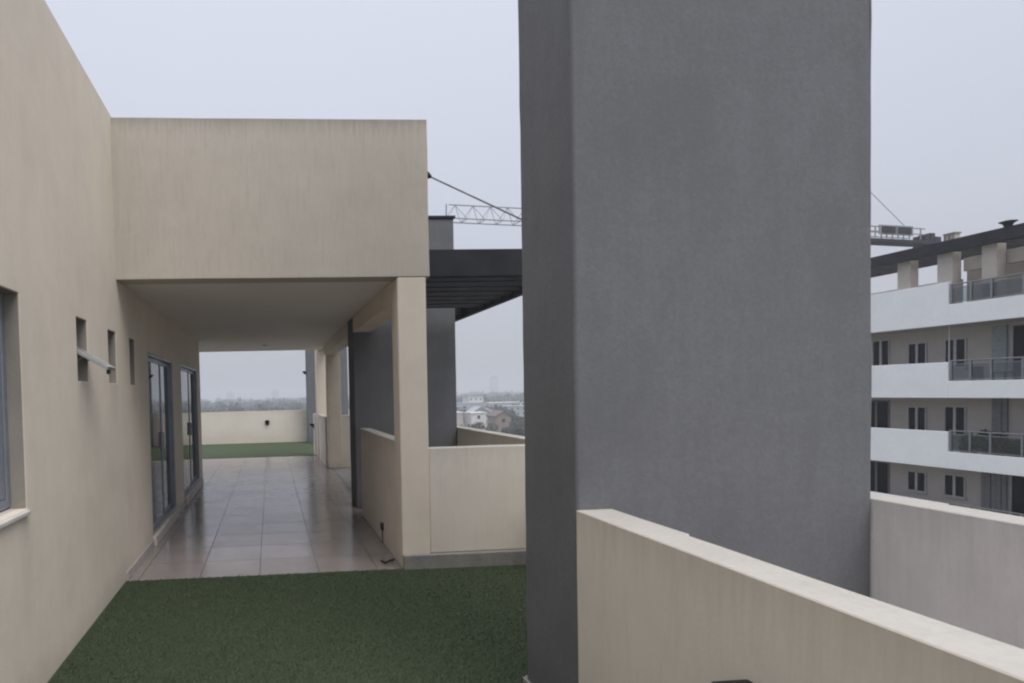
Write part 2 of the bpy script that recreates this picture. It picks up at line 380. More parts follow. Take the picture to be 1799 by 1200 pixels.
# added dark panels: shade of the unlit window reveals painted into their colour
def reveal_shade(h, dep, n='reveal_shade_panel'):
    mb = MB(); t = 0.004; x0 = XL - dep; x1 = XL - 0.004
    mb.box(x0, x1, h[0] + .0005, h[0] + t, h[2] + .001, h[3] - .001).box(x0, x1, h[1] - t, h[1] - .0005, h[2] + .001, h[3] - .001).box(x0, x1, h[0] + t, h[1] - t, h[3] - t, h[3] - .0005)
    build(mb, n, M['reveal_shade'], house)
for h in holes[:4]: reveal_shade(h, 0.139 if h[0] > 3 else 0.074)
# large window
def rect_frame(mb, y0, y1, z0, z1, x0, x1, t):
    mb.box(x0, x1, y0, y0 + t, z0, z1).box(x0, x1, y1 - t, y1, z0, z1)
    mb.box(x0, x1, y0 + t, y1 - t, z0, z0 + t).box(x0, x1, y0 + t, y1 - t, z1 - t, z1); return mb
wf = MB(); rect_frame(wf, 1.602, 3.068, 1.012, 2.098, XL - 0.15, XL - 0.075, 0.045)
win = build(wf, 'window', M['alu'], house, bevel=0.004)
sf = MB(); rect_frame(sf, 1.65, 2.36, 1.06, 2.05, XL - 0.145, XL - 0.115, 0.05); rect_frame(sf, 2.31, 3.02, 1.06, 2.05, XL - 0.112, XL - 0.082, 0.05)
build(sf, 'sash', M['alu'], win, bevel=0.003)
build(MB().box(XL - 0.133, XL - 0.127, 1.70, 2.31, 1.11, 2.0).box(XL - 0.100, XL - 0.094, 2.36, 2.97, 1.11, 2.0), 'pane', M['glass'], win)
build(MB().prism([(XL - 0.15, 0.985), (XL + 0.022, 0.97), (XL + 0.022, 0.992), (XL - 0.15, 1.012)], 1.604, 3.066), 'sill', M['sill'], win, bevel=0.004)
# three small bathroom windows
for i, h in enumerate(holes[1:4]):
    f = MB(); rect_frame(f, h[0] + 0.001, h[1] - 0.001, h[2] + 0.001, h[3] - 0.001, XL - 0.185, XL - 0.14, 0.022)
    wi = build(f, 'small_window', M['alu'], house, bevel=0.002)
    if i == 0:
        # hopper sash, standing open on its side arms
        A = Vector((XL - 0.10, 0, 1.925)); B = Vector((XL + 0.19, 0, 1.755)); d = (B - A).normalized(); nrm = Vector((-d.z, 0, d.x)) * 0.012
        s = MB(); ya, yb = h[0] + 0.012, h[1] - 0.012
        def slab(mb, t0, t1, y0, y1, k=1.0):
            P = A + (B - A) * t0; Q = A + (B - A) * t1; n_ = nrm * k
            mb.prism([((P - n_).x, (P - n_).z), ((Q - n_).x, (Q - n_).z), ((Q + n_).x, (Q + n_).z), ((P + n_).x, (P + n_).z)], y0, y1)
        slab(s, 0, 1, ya, ya + 0.03); slab(s, 0, 1, yb - 0.03, yb); slab(s, 0, 0.10, ya + 0.03, yb - 0.03); slab(s, 0.90, 1, ya + 0.03, yb - 0.03)
        so_ = build(s, 'open_sash', M['alu_light'], wi, bevel=0.002)
        tag(so_, 'pale sash standing open and tilted outwards')
        s2 = MB(); slab(s2, 0.10, 0.90, ya + 0.03, yb - 0.03, 0.3); build(s2, 'pane', M['rail_glass'], wi)
        s3 = MB(); build(MB().box(B.x - 0.03, B.x - 0.012, (ya + yb) / 2 - 0.02, (ya + yb) / 2 + 0.02, B.z - 0.035, B.z - 0.004), 'latch', M['black'], wi)
        for yq in (ya + 0.01, yb - 0.01): build(MB().tube((XL - 0.13, yq, 1.72), (XL + 0.03, yq, 1.835), 0.004), 'stay_arm', M['galv'], wi)
    else:
        build(MB().box(XL - 0.166, XL - 0.16, h[0] + 0.022, h[1] - 0.022, h[2] + 0.022, h[3] - 0.022), 'pane', M['frost'], wi)
# two sliding doors
for (y0, y1, z0, z1) in holes[4:6]:
    f = MB(); rect_frame(f, y0 + 0.001, y1 - 0.001, z0 + 0.001, z1 - 0.001, XL - 0.10, XL - 0.004, 0.04)
    d = build(f, 'sliding_door', M['alu'], house, bevel=0.003)
    ym = (y0 + y1) / 2
    for k, (a, b, xo) in enumerate(((y0 + 0.041, ym + 0.02, 0.028), (ym - 0.025, y1 - 0.041, 0.060))):
        lf = MB(); rect_frame(lf, a, b, z0 + 0.047, z1 - 0.047, XL - xo - 0.012, XL - xo + 0.012, 0.045)
        build(lf, 'door_leaf', M['alu'], d, bevel=0.003)
        build(MB().box(XL - xo - 0.003, XL - xo + 0.003, a + 0.045, b - 0.045, z0 + 0.092, z1 - 0.092), 'pane', M['glass'], d)
    build(MB().box(XL - 0.014, XL + 0.012, ym - 0.02, ym + 0.005, 0.95, 1.15), 'handle', M['pvc'], d, bevel=0.003)
    build(MB().box(XL - 0.19, XL + 0.035, y0 - 0.02, y1 + 0.02, 0.0, 0.097), 'threshold', M['sill'], d, bevel=0.006)
# the storeys below the terrace
low = thing('lower_storeys', (-2, 6, GZ), 'cream storeys of the same building under the roof terrace', 'building')
build(MB().box(-8.0, 2.62, -5.0, 19.22, GZ, -0.12), 'wall', M['cream'], low)
tag(build(MB().box(-8.0, 2.60, -5.0, 19.2, -0.12, -0.012), 'terrace_slab', M['concrete']), kind='structure')

def sheet(name, x0, x1, y0, y1, z, mat, t=0.01):
    return tag(build(MB().box(x0, x1, y0, y1, z - t, z), name, mat), kind='structure')
# walkway tiles, turf before and behind
sheet('floor', XL + 0.0005, 1.18, 4.99, 14.65, 0.0, M['tiles'], 0.011)
sheet('floor', -7.9, XL, 10.70, 14.65, 0.0, M['tiles'], 0.011)
sheet('turf', XL + 0.0005, 1.226, -4, 2.28, 0.006, M['turf'], 0.017)
sheet('turf', XL + 0.0005, 1.226, 2.2805, 4.9895, 0.006, M['turf'], 0.017)
sheet('turf', 1.2265, 2.52, 2.772, 4.96, 0.006, M['turf'], 0.017)
sheet('turf', -7.9, 2.5, 14.651, 19.0, 0.006, M['turf'], 0.017)
def pile(x0, x1, y0, y1, n, seed):
    rr = random.Random(seed); v = []; f = []
    for _ in range(n):
        x = rr.uniform(x0, x1); y = y0 + (y1 - y0) * rr.random(); a = rr.uniform(0, 3.14); h = rr.uniform(0.008, 0.017); w_ = rr.uniform(0.0012, 0.0024)
        lx = rr.gauss(0.004, 0.006); ly = rr.gauss(-0.003, 0.006); ca = math.cos(a) * w_; sa = math.sin(a) * w_; b = len(v)
        v += [(x - ca, y - sa, 0.006), (x + ca, y + sa, 0.006), (x + lx, y + ly, 0.006 + h)]; f.append((b, b + 1, b + 2))
    me = bpy.data.meshes.new('turf_pile'); me.from_pydata(v, [], f); me.materials.append(M['pile'])
    o = bpy.data.objects.new('turf_pile', me); C.objects.link(o)
    return tag(o, 'short dark green synthetic grass pile on the terrace', 'artificial grass', kind='stuff')
pile(XL + 0.01, 1.20, 1.9, 4.992, 95000, 1); pile(1.20, 2.51, 2.795, 4.95, 35000, 2)
sheet('roof_floor', 1.372, 2.52, -4, 2.28, -0.002, M['concrete'], 0.009)
sheet('roof_floor', 1.26, 2.52, 5.2, 14.6, -0.004, M['concrete'], 0.007)

# ------------------------------------------------------------------ grey columns
def column(x0, x1, y0, y1, z1, label, cap=True):
    t = thing('grey_column', ((x0 + x1) / 2, (y0 + y1) / 2, 0), label, 'column', 'grey rendered columns of the terrace')
    sh = build(MB().box(x0, x1, y0, y1, 0.0, z1), 'shaft', M['grey'], t, wob=0.003, step=0.12, fine=0.0016); sharp_smooth(sh.data)
    bv = sh.modifiers.new('bevel', 'BEVEL'); bv.width = 0.016; bv.segments = 3; bv.limit_method = 'ANGLE'; bv.angle_limit = R(60); bv.harden_normals = True
    if cap: build(MB().box(x0 - 0.02, x1 + 0.02, y0 - 0.02, y1 + 0.02, z1 + 0.002, z1 + 0.035), 'cap', M['dark_metal'], t, bevel=0.004)
    return t
nc_ = column(1.229, 2.522, 2.283, 2.77, 6.2, 'huge dark grey rendered column in the foreground beside the parapet end')
build(MB().box(1.209, 1.2285, 2.2825, 2.79, 0.0, 0.125).box(1.209, 2.52, 2.7715, 2.79, 0.0, 0.125), 'base_kerb', M['concrete'], nc_, bevel=0.003)
column(1.12, 2.52, 7.75, 8.25, 3.86, 'dark grey column standing behind the walkway parapet and under the pergola')
column(1.16, 2.46, 18.3, 18.75, 3.9, 'grey column at the far end of the walkway beside the far parapet')

# ------------------------------------------------------------------ parapets
def parapet(name, boxes, label, mat, captop, at, caps, group='low parapet walls of the terrace'):
    t = thing(name, at, label, 'wall', group)
    mb = MB()
    z1 = caps[0][5]
    for b in boxes: mb.box(b[0], b[1], b[2], b[3], b[4], z1)
    o = build(mb, 'wall', mat, t, bevel=0.004, wob=0.0028, step=0.3)
    o.data.materials.append(captop)
    for p in o.data.polygons:
        if p.normal.z > 0.8: p.material_index = 1
    sharp_smooth(o.data)
    return t
# foreground parapet: its top has a small step in thickness, as built
fg = parapet('parapet_wall', [(1.227, 1.366, -4.0, 2.281, 0.0, 1.034), (1.36, 1.381, 1.84, 2.2805, 0.0, 1.034)], 'cream parapet with thick pale top running from the near column to lower right',
             M['parapet'], M['cap'], (1.3, 0, 0), [(1.2265, 1.3815, 1.84, 2.2805, 1.0345, 1.052), (1.2265, 1.3655, -4.0, 1.84, 1.0345, 1.0515)])
parapet('parapet_wall', [(2.522, 2.66, -4.0, 2.9, GZ, 1.01)], 'pale grey outer parapet right of the near column, below the apartment block',
        M['parapet_light'], M['cap'], (2.6, -1, 0), [(2.505, 2.68, -4.0, 2.9, 1.0105, 1.052)])
parapet('parapet_wall', [(2.522, 2.66, 2.903, 14.6, 0.0, 1.015)], 'cream outer parapet seen between the two grey columns, town behind it',
        M['parapet'], M['cap'], (2.6, 8, 0), [(2.512, 2.675, 2.903, 14.6, 1.0155, 1.05)])
pw = parapet('parapet_wall', [(1.372, 2.52, 5.012, 5.14, 0.131, 1.036)], 'plain cream low wall on a grey kerb beside the walkway pillar',
        M['parapet'], M['cap'], (1.9, 5.07, 0), [(1.372, 2.52, 5.008, 5.144, 1.0365, 1.05)])
build(MB().box(1.12, 2.52, 4.955, 5.0, 0.0, 0.128).box(1.372, 2.52, 5.002, 5.14, 0.0, 0.128), 'kerb', M['concrete'], pw, bevel=0.005, wob=0.002)
parapet('parapet_wall', [(1.125, 1.25, 5.252, 7.30, 0.0, 1.085)], 'cream parapet along the right side of the covered walkway',
        M['parapet'], M['cap'], (1.19, 6.2, 0), [(1.118, 1.258, 5.252, 7.305, 1.0855, 1.105)])
parapet('parapet_wall', [(1.16, 1.28, 12.403, 14.19, 0.0, 1.03)], 'short cream parapet past the rear walkway pillar', M['parapet'], M['cap'], (1.2, 13, 0), [(1.155, 1.285, 12.403, 14.19, 1.0305, 1.05)])
parapet('parapet_wall', [(1.09, 1.17, 14.66, 14.95, 0.0, 1.03)], 'narrow pale parapet end past the walkway tiles by the rear turf', M['parapet_light'], M['cap'], (1.13, 14.8, 0), [(1.085, 1.175, 14.66, 14.95, 1.0305, 1.05)])
parapet('parapet_wall', [(1.472, 2.51, 12.10, 12.22, 0.0, 1.03)], 'pale topped low wall beside the rear walkway pillar', M['parapet'], M['cap'], (1.9, 12.16, 0), [(1.28, 1.70, 11.595, 11.725, 1.0305, 1.09)])
parapet('parapet_wall', [(-8.0, 2.62, 19.0, 19.15, -0.1, 1.02)], 'long cream parapet closing the rear turf at the end of the walkway',
        M['parapet'], M['cap'], (-2.5, 19.1, 0), [(-8.0, 2.62, 18.995, 19.155, 1.0205, 1.04)])

# ------------------------------------------------------------------ wall lamps
def wall_lamp(loc, rot, label, s=1.0):
    """black wedge up-and-down light: origin on the wall, sticking out along local -X"""
    t = thing('wall_lamp', loc, label, 'wall lamp', 'black wall lamps on the parapets'); t.rotation_euler.z = rot
    o = Vector(loc)
    def part(mb, n, m):
        mb.v = [tuple(Vector(v) * s + o) for v in mb.v]; build(mb, n, m, t, bevel=0.003 * s)
    part(MB().prism([(0.0, -0.09), (-0.06, -0.075), (-0.10, -0.02), (-0.10, 0.0), (0.0, 0.0)], -0.055, 0.055), 'lamp_housing', M['black'])
    part(MB().box(-0.012, -0.001, -0.04, 0.04, -0.13, -0.092), 'wall_bracket', M['black'])
    return t
wall_lamp((1.226, 1.372, 0.778), 0, 'black wedge wall lamp on inner face of the foreground parapet')
wall_lamp((-0.115, 18.998, 0.74), R(90), 'tiny black wall lamp on the far cream parapet beyond the turf', 1.2)
wall_lamp((1.16, 18.45, 2.28), 0, 'black wall lamp high on the far grey column', 1.2)
wall_lamp((1.088, 14.76, 0.80), 0, 'black wall lamp on the pale parapet end at the turf edge', 1.0)

# ------------------------------------------------------------------ pergola on this terrace
pg = thing('pergola', (2.1, 7.1, 2.6), 'dark painted pergola with close slats between the fascia and the near column', 'pergola')
build(MB().box(1.408, 2.87, 5.30, 5.38, 2.60, 2.85), 'front_beam', M['dark_metal'], pg, bevel=0.005)
build(MB().box(2.79, 2.87, 5.382, 11.9, 2.602, 2.848), 'side_beam', M['dark_metal'], pg, bevel=0.005)  # rear stretch past the grey column is unseen, added to shade the walkway
build(MB().box(1.408, 1.47, 5.382, 11.8, 2.612, 2.838), 'wall_beam', M['dark_metal'], pg, bevel=0.005)
build(MB().box(1.408, 2.788, 11.82, 11.9, 2.602, 2.848), 'rear_beam', M['dark_metal'], pg, bevel=0.005)
y = 5.66
while y < 11.7:
    if y > 7.62 and y < 8.26: y += 0.29; continue
    build(MB().box(1.472, 2.788, y, y + 0.055, 2.625 + random.uniform(-.004, .004), 2.83), 'slat', M['dark_metal'], pg, bevel=0.004); y += 0.29
rod = MB().tube((1.47, 5.33, 3.545), (2.83, 5.34, 2.925), 0.009)
tr = build(rod, 'tie_rod', M['galv'], pg)
build(MB().tube((1.407, 5.33, 3.575), (1.50, 5.33, 3.53), 0.045, 0.03, 10).tube((1.50, 5.33, 3.53), (1.53, 5.33, 3.517), 0.03, 0.012, 10), 'rod_socket', M['black'], tr)
build(MB().box(2.80, 2.86, 5.31, 5.37, 2.851, 2.95), 'rod_plate', M['dark_metal'], tr)

# small black door stop box and cable left on the walkway floor
bx = thing('junction_box', (1.123, 5.9, 0.24), 'small dark box low on the walkway parapet', 'junction box')
build(MB().box(1.098, 1.122, 5.87, 5.94, 0.14, 0.21), 'box_body', M['black'], bx, bevel=0.006)
build(MB().tube((1.112, 5.9, 0.14), (1.112, 5.89, 0.005), 0.005, 0.005, 8), 'conduit', M['black'], bx)
cb = MB(); pts = [Vector((1.10 - 0.16 * t - 0.03 * math.sin(t * 5), 5.27 - 0.05 * t - 0.10 * math.sin(t * 3.1), 0.012 + 0.012 * abs(math.sin(t * 4)))) for t in [i / 14 for i in range(15)]]
for a, b in zip(pts, pts[1:]): cb.tube(a, b, 0.008, 0.008, 6)
tag(build(cb, 'loose_cable', M['black'], at=(1.0, 5.2, 0)), 'short black cable end lying on the tiles beside the walkway pillar', 'cable')
# ------------------------------------------------------------------ apartment block to the right
ax = 26.0
ap = thing('apartment_block', (32, 22, GZ), 'white and taupe apartment block with long balconies behind the right parapet', 'building')
PITCH = 2.75
build(MB().box(27.6, 40, 8, 40, GZ, 3.77), 'wall', M['taupe'], ap)
build(MB().box(27.2, 40, 8, 21.1, 3.781, 6.12), 'roof_storey', M['beige'], ap, bevel=0.02)
build(MB().box(26.9, 27.1, 21.12, 34, 3.781, 5.42), 'roof_parapet', M['beige'], ap, bevel=0.02)
levels = [(3.60, 4.38, 5.24, 5.12), (0.80, 1.45, 2.18, 2.22), (-1.92, -1.27, -0.50, -0.46), (-4.70, -4.0, -3.30, -3.26), (-7.45, -6.8, -6.05, -6.0), (-10.2, -9.5, -8.8, -8.75), (-13.0, -12.3, -11.5, -11.5)]
YS = 20.75
for k, (zb, zc, zt, zr) in enumerate(levels):
    b = MB().box(ax, ax + 0.14, YS, 36, zb, zt).box(ax + 0.001, ax + 0.139, 10, YS - 0.001, zb + 0.002, zc)
    bal = build(b, 'balcony_wall', M['white'], ap, bevel=0.015)
    build(MB().box(ax + 0.142, 27.598, 10, 36, zb, zb + 0.18), 'balcony_floor', M['taupe'], ap)  # taupe instead of white: shadow under the slab put into its colour
    if k > 4: continue
    rl = MB().tube((ax + 0.07, 10, zr), (ax + 0.07, YS - 0.02, zr), 0.028, None, 8).tube((ax + 0.07, 10, zr - 0.13), (ax + 0.07, YS - 0.02, zr - 0.13), 0.016, None, 8).tube((ax + 0.07, 10, zc + 0.06), (ax + 0.07, YS - 0.02, zc + 0.06), 0.016, None, 8)
    rail = build(rl, 'railing', M['galv'], ap)
    yy = YS - 0.06
    while yy > 10.2:
        build(MB().box(ax + 0.04, ax + 0.10, yy - 0.03, yy + 0.03, zc, zr + 0.01), 'post', M['galv'], rail); yy -= 0.62 if yy > 19.5 else 0.9
    build(MB().box(ax + 0.066, ax + 0.074, 10.1, YS - 0.1, zc + 0.08, zr - 0.15), 'glass_panel', M['rail_glass'], rail)
wx = 27.6
def apt_window(y0, y1, z0, z1, panes=2, frame='pvc', shut=False):
    t = 0.04
    f = MB(); rect_frame(f, y0, y1, z0, z1, wx - 0.05, wx - 0.002, t)
    if panes > 1:
        for i in range(1, panes):
            ym = y0 + (y1 - y0) * i / panes; f.box(wx - 0.058, wx - 0.002, ym - 0.045, ym + 0.045, z0 + t, z1 - t)
    wn = build(f, 'window', M[frame], ap)
    for i in range(panes):
        a = y0 + (y1 - y0) * i / panes + 0.05; b = y0 + (y1 - y0) * (i + 1) / panes - 0.05
        build(MB().box(wx - 0.03, wx - 0.02, a, b, z0 + t, z1 - t), 'pane', M['dark_glass'], wn)
    build(MB().box(wx - 0.12, wx - 0.002, y0 - 0.05, y1 + 0.05, z0 - 0.05, z0 - 0.001), 'sill', M['pvc'], wn)
for k, (zf, shift) in enumerate(((0.98, 0), (-1.74, 0), (-4.52, 0))):
    zt = zf + 2.62
    w1 = (22.78, 23.5); w2 = (21.38, 22.12)
    apt_window(w1[0], w1[1], zt - 1.62 if k < 2 else zt - 1.35, zt - 0.50)
    apt_window(w2[0], w2[1], zt - 1.62 if k < 2 else zt - 1.35, zt - 0.46)
    apt_window(26.6, 27.3, zt - 1.5, zt - 0.5); apt_window(28.3, 29.0, zt - 1.5, zt - 0.5)
    # glazed balcony doors, a pale curtain or shutter beside them
    apt_window(16.6, 19.95 if k != 1 else 19.2, zf + 0.06, zt - 0.12, 4, 'alu')
    apt_window(24.25, 25.35, zf + 0.06, zt - 0.25, 3 if k == 0 else 2, 'pvc' if k == 0 else 'blade')
    if k == 0:
        build(MB().box(wx - 0.09, wx - 0.03, 20.08, 20.52, zf + 0.02, zt - 0.1), 'shutter', M['curtain'], ap)
    else:
        for j in range(5 if k == 2 else 3):
            build(MB().box(wx - 0.08 - 0.02 * (j % 2), wx - 0.03, 20.05 + 0.16 * j, 20.19 + 0.16 * j, zf + 0.02, zt - 0.12), 'shutter', M['blade'], ap)
build(MB().tube((ax + 0.3, 20.95, 2.0), (ax + 0.3, 20.95, 3.6), 0.022), 'drain_pipe', M['beige'], ap)
# roof pergola of the block
pb = build(MB().box(ax - 0.10, ax + 0.10, 12, 36, 6.36, 6.82), 'pergola_beam', M['dark_metal'], ap, bevel=0.02)
build(MB().box(28.3, 28.42, 12, 36, 6.38, 6.70), 'pergola_beam', M['dark_metal'], ap)
yy = 12.4
while yy < 35.8:
    build(MB().box(ax + 0.102, 28.298, yy, yy + 0.08, 6.38, 6.72), 'pergola_slat', M['dark_metal'], ap); yy += 0.50
for y0, y1, zt in ((22.2, 22.7, 6.37), (24.6, 25.1, 6.37), (27, 27.5, 6.37), (20.72, 21.25, 6.37), (19.36, 19.82, 6.36), (17.0, 17.45, 6.36), (14.6, 15.05, 6.36)):
    build(MB().box(ax + 0.142, ax + 0.50, y0, y1, 3.79, zt), 'roof_pillar', M['beige'], ap, bevel=0.015)
build(MB().box(ax + 0.55, ax + 0.75, 12, 20.7, 5.62, 6.12), 'roof_beam', M['beige'], ap, bevel=0.015)
build(MB().box(27.15, 27.198, 16.0, 19.3, 5.35, 5.85), 'roof_window', M['dark_glass'], ap)
ch = build(MB().box(27.75, 28.0, 21.95, 22.3, 5.4, 7.40), 'chimney', M['beige'], ap, bevel=0.01)
build(MB().box(27.72, 28.03, 21.92, 22.33, 7.402, 7.46), 'chimney_cap', M['concrete'], ch)
for (a, b) in ((21.94, 21.99), (22.1, 22.15), (22.26, 22.31)): build(MB().box(27.725, 27.748, a, b, 6.9, 7.40), 'chimney_rib', M['concrete'], ch)
build(MB().tube((26.0, 18.95, 6.82), (26.0, 18.95, 6.94), 0.10, 0.14, 14).tube((26.0, 18.95, 6.94), (26.0, 18.95, 7.00), 0.16, 0.24, 18).tube((26.0, 18.95, 7.00), (26.0, 18.95, 7.04), 0.24, 0.10, 18), 'roof_vent', M['dark_metal'], ap)

# things on the balconies
def leaf_cloud(mb, c, rx, ry, rz, n, s, rnd, hollow=0.45):
    for _ in range(n):
        while True:
            p = Vector((rnd.uniform(-1, 1), rnd.uniform(-1, 1), rnd.uniform(-1, 1)))
            if hollow < p.length < 1: break
        q = Vector((c[0] + p.x * rx, c[1] + p.y * ry, c[2] + p.z * rz))
        a = Vector((rnd.gauss(0, 1), rnd.gauss(0, 1), rnd.gauss(0, 1))).normalized(); b = a.orthogonal().normalized(); c2 = a.cross(b)
        k = s * rnd.uniform(0.6, 1.4)
        mb.quad(q - b * k, q + c2 * k * 0.6, q + b * k, q - c2 * k * 0.6)
rnd = random.Random(3)
tb = thing('balcony_table', (26.75, 19.35, 0.98), 'dark balcony table behind the upper glass railing', 'table')
build(MB().box(26.45, 27.05, 18.9, 19.8, 1.70, 1.74), 'tabletop', M['black'], tb, bevel=0.01)
for dx in (26.52, 26.98):
    for dy in (18.98, 19.72): build(MB().tube((dx, dy, 0.98), (dx, dy, 1.70), 0.025), 'leg', M['black'], tb)
def chair(x, y, z, a, label):
    t = thing('balcony_chair', (x, y, z), label, 'chair', 'dark chairs on the upper balcony'); t.rotation_euler.z = a
    o = Vector((x, y, z))
    def P(mb, n): mb.v = [tuple(Vector(v) + o) for v in mb.v]; build(mb, n, M['black'], t, bevel=0.005)
    P(MB().box(-.22, .22, -.22, .22, .42, .46), 'seat'); P(MB().box(-.21, .21, .19, .23, .5, 1.0), 'backrest')
    for sx in (-.19, .19):
        for sy in (-.19, .19): P(MB().tube((sx, sy, 0), (sx, sy, .419), 0.018), 'leg')
chair(26.75, 20.15, 0.98, 0, 'dark balcony chair left of the table behind the upper glass railing')
chair(26.75, 18.5, 0.98, R(180), 'dark balcony chair right of the table behind the upper glass railing')
def planter(x, y, z, h, label, rr=0.28):
    t = thing('potted_shrub', (x, y, z), label, 'potted plant', 'potted plants crowding the middle balcony')
    build(MB().tube((x, y, z), (x, y, z + 0.32), 0.14, 0.2, 14), 'pot', M['pot'], t)
    build(MB().tube((x, y, z + .3), (x, y, z + h * .6), 0.02, 0.012, 6), 'stem', M['bark'], t)
    mb = MB(); leaf_cloud(mb, (x, y, z + h * 0.65), rr, rr, h * 0.38, 420, 0.06, rnd, 0.1); build(mb, 'foliage', M['leaf_dark'], t)
for i, (yy, h, pos) in enumerate(((20.4, 1.15, 'leftmost'), (19.95, 1.35, 'second from left'), (19.5, 1.3, 'third from left'), (19.05, 1.0, 'fourth from left'), (18.6, 1.05, 'fifth from left'))):
    planter(26.45 + 0.1 * (i % 2), yy, -1.74, h, 'leafy potted shrub on the middle balcony, %s behind the railing' % pos, 0.27)

# ------------------------------------------------------------------ tower crane behind the column
cr_ = thing('tower_crane', (55.4, 56.5, GZ), 'lattice tower crane with long jib behind the near grey column', 'crane')
T0 = Vector((15.6, 50.0)); T1 = Vector((72.6, 59.35)); dr = (T1 - T0).normalized(); pr = Vector((-dr.y, dr.x))
def L(s, o, z): q = T0 + dr * s + pr * o; return Vector((q.x, q.y, z))
LM = (Vector((55.4, 56.5)) - T0).length; LE = (T1 - T0).length
jb = MB(); zb, zt = 16.32, 17.65; s = 0.0
for o in (-0.6, 0.6): jb.tube(L(0, o, zb), L(LM - 0.8, o, zb), 0.055, None, 5)
jb.tube(L(0.3, 0, zt), L(LM - 0.8, 0, zt + 0.1), 0.055, None, 5)
up_ = 1
while s < LM - 2:
    for o in (-0.6, 0.6):
        jb.tube(L(s, o, zb), L(s + 0.85, 0, zt), 0.024, None, 4).tube(L(s + 0.85, 0, zt), L(s + 1.7, o, zb), 0.024, None, 4)
    jb.tube(L(s, -0.6, zb), L(s, 0.6, zb), 0.035, None, 4); s += 1.7
jb.tube(L(0, -0.6, zb), L(0, 0.6, zb), 0.07, None, 5).tube(L(0, 0, zb), L(0.05, 0, zt + .05), 0.06, None, 5)
build(jb, 'jib', M['crane'], cr_)
dk = MB()
def obox(mb, s0, s1, o0, o1, z0, z1):
    b = len(mb.v); mb.v += [tuple(L(s_, o_, z_)) for z_ in (z0, z1) for (s_, o_) in ((s0, o0), (s1, o0), (s1, o1), (s0, o1))]
    mb.f += [tuple(b + i for i in q) for q in ((0, 3, 2, 1), (4, 5, 6, 7), (0, 1, 5, 4), (1, 2, 6, 5), (2, 3, 7, 6), (3, 0, 4, 7))]
obox(dk, LM + 0.8, LE + 0.6, -0.7, 0.7, 16.0, 16.36)
build(dk, 'counter_jib', M['crane_dark'], cr_, bevel=0.03)
rb = MB()
for o in (-0.75, 0.75):
    rb.tube(L(LM + 3, o, 17.55), L(LE - 2.6, o, 17.55), 0.07, None, 5).tube(L(LM + 3, o, 16.95), L(LE - 2.6, o, 16.95), 0.06, None, 5)
    t_ = LM + 3
    while t_ <= LE - 2.5: rb.tube(L(t_, o, 16.4), L(t_, o, 17.55), 0.06, None, 5); t_ += 1.6
build(rb, 'handrail', M['crane'], cr_)
for a, b in ((LE - 8.9, LE - 7.1), (LE - 6.6, LE - 4.8)):
    cbk = MB(); obox(cbk, a, b, -0.95, -0.86, 16.88, 17.56); build(cbk, 'signboard', M['crane_dark'], cr_, bevel=0.02)
    cbk = MB(); obox(cbk, a - 0.35, b + 0.35, -0.855, -0.80, 16.72, 17.72); build(cbk, 'board_frame', M['crane'], cr_)
for a, b, z in ((LE - 2.2, LE - 1.5, 17.0), (LE - 1.4, LE - 0.7, 17.25), (LE - 0.6, LE + 0.2, 16.9)):
    cbk = MB(); obox(cbk, a, b, -0.55, 0.55, 15.4, z); build(cbk, 'counterweight', M['crane_dark'], cr_, bevel=0.05)
ms = MB()
for sx in (-0.8, 0.8):
    for sy in (-0.8, 0.8): ms.tube((55.4 + sx, 56.5 + sy, GZ), (55.4 + sx, 56.5 + sy, 16.3), 0.09, None, 5)
z = GZ; fl = 1
while z < 15:
    for sy in (-0.8, 0.8):
        ms.tube((55.4 - 0.8 * fl, 56.5 + sy, z), (55.4 + 0.8 * fl, 56.5 + sy, z + 1.7), 0.05, None, 4)
        ms.tube((55.4 + sy, 56.5 - 0.8 * fl, z), (55.4 + sy, 56.5 + 0.8 * fl, z + 1.7), 0.05, None, 4)
    z += 1.7; fl = -fl
build(ms, 'mast', M['crane'], cr_)
apx = Vector((55.4, 56.5, 27.0)); am = MB()
for o in (-0.7, 0.7): am.tube(L(LM - 0.8, o, 16.3), apx, 0.09, 0.06, 5).tube(L(LM + 0.8, o, 16.3), apx, 0.09, 0.06, 5)
build(am, 'apex', M['crane'], cr_)
pn = MB().tube(apx, L(LE - 3.4, 0, 17.4), 0.03, None, 5).tube(apx, L(LM - 20, 0, 17.75), 0.03, None, 5)
build(pn, 'pendant_line', M['crane'], cr_)
kb = MB(); obox(kb, LM - 0.9, LM + 0.9, -2.1, -0.9, 14.2, 16.2); build(kb, 'cab', M['h_white'], cr_, bevel=0.08)

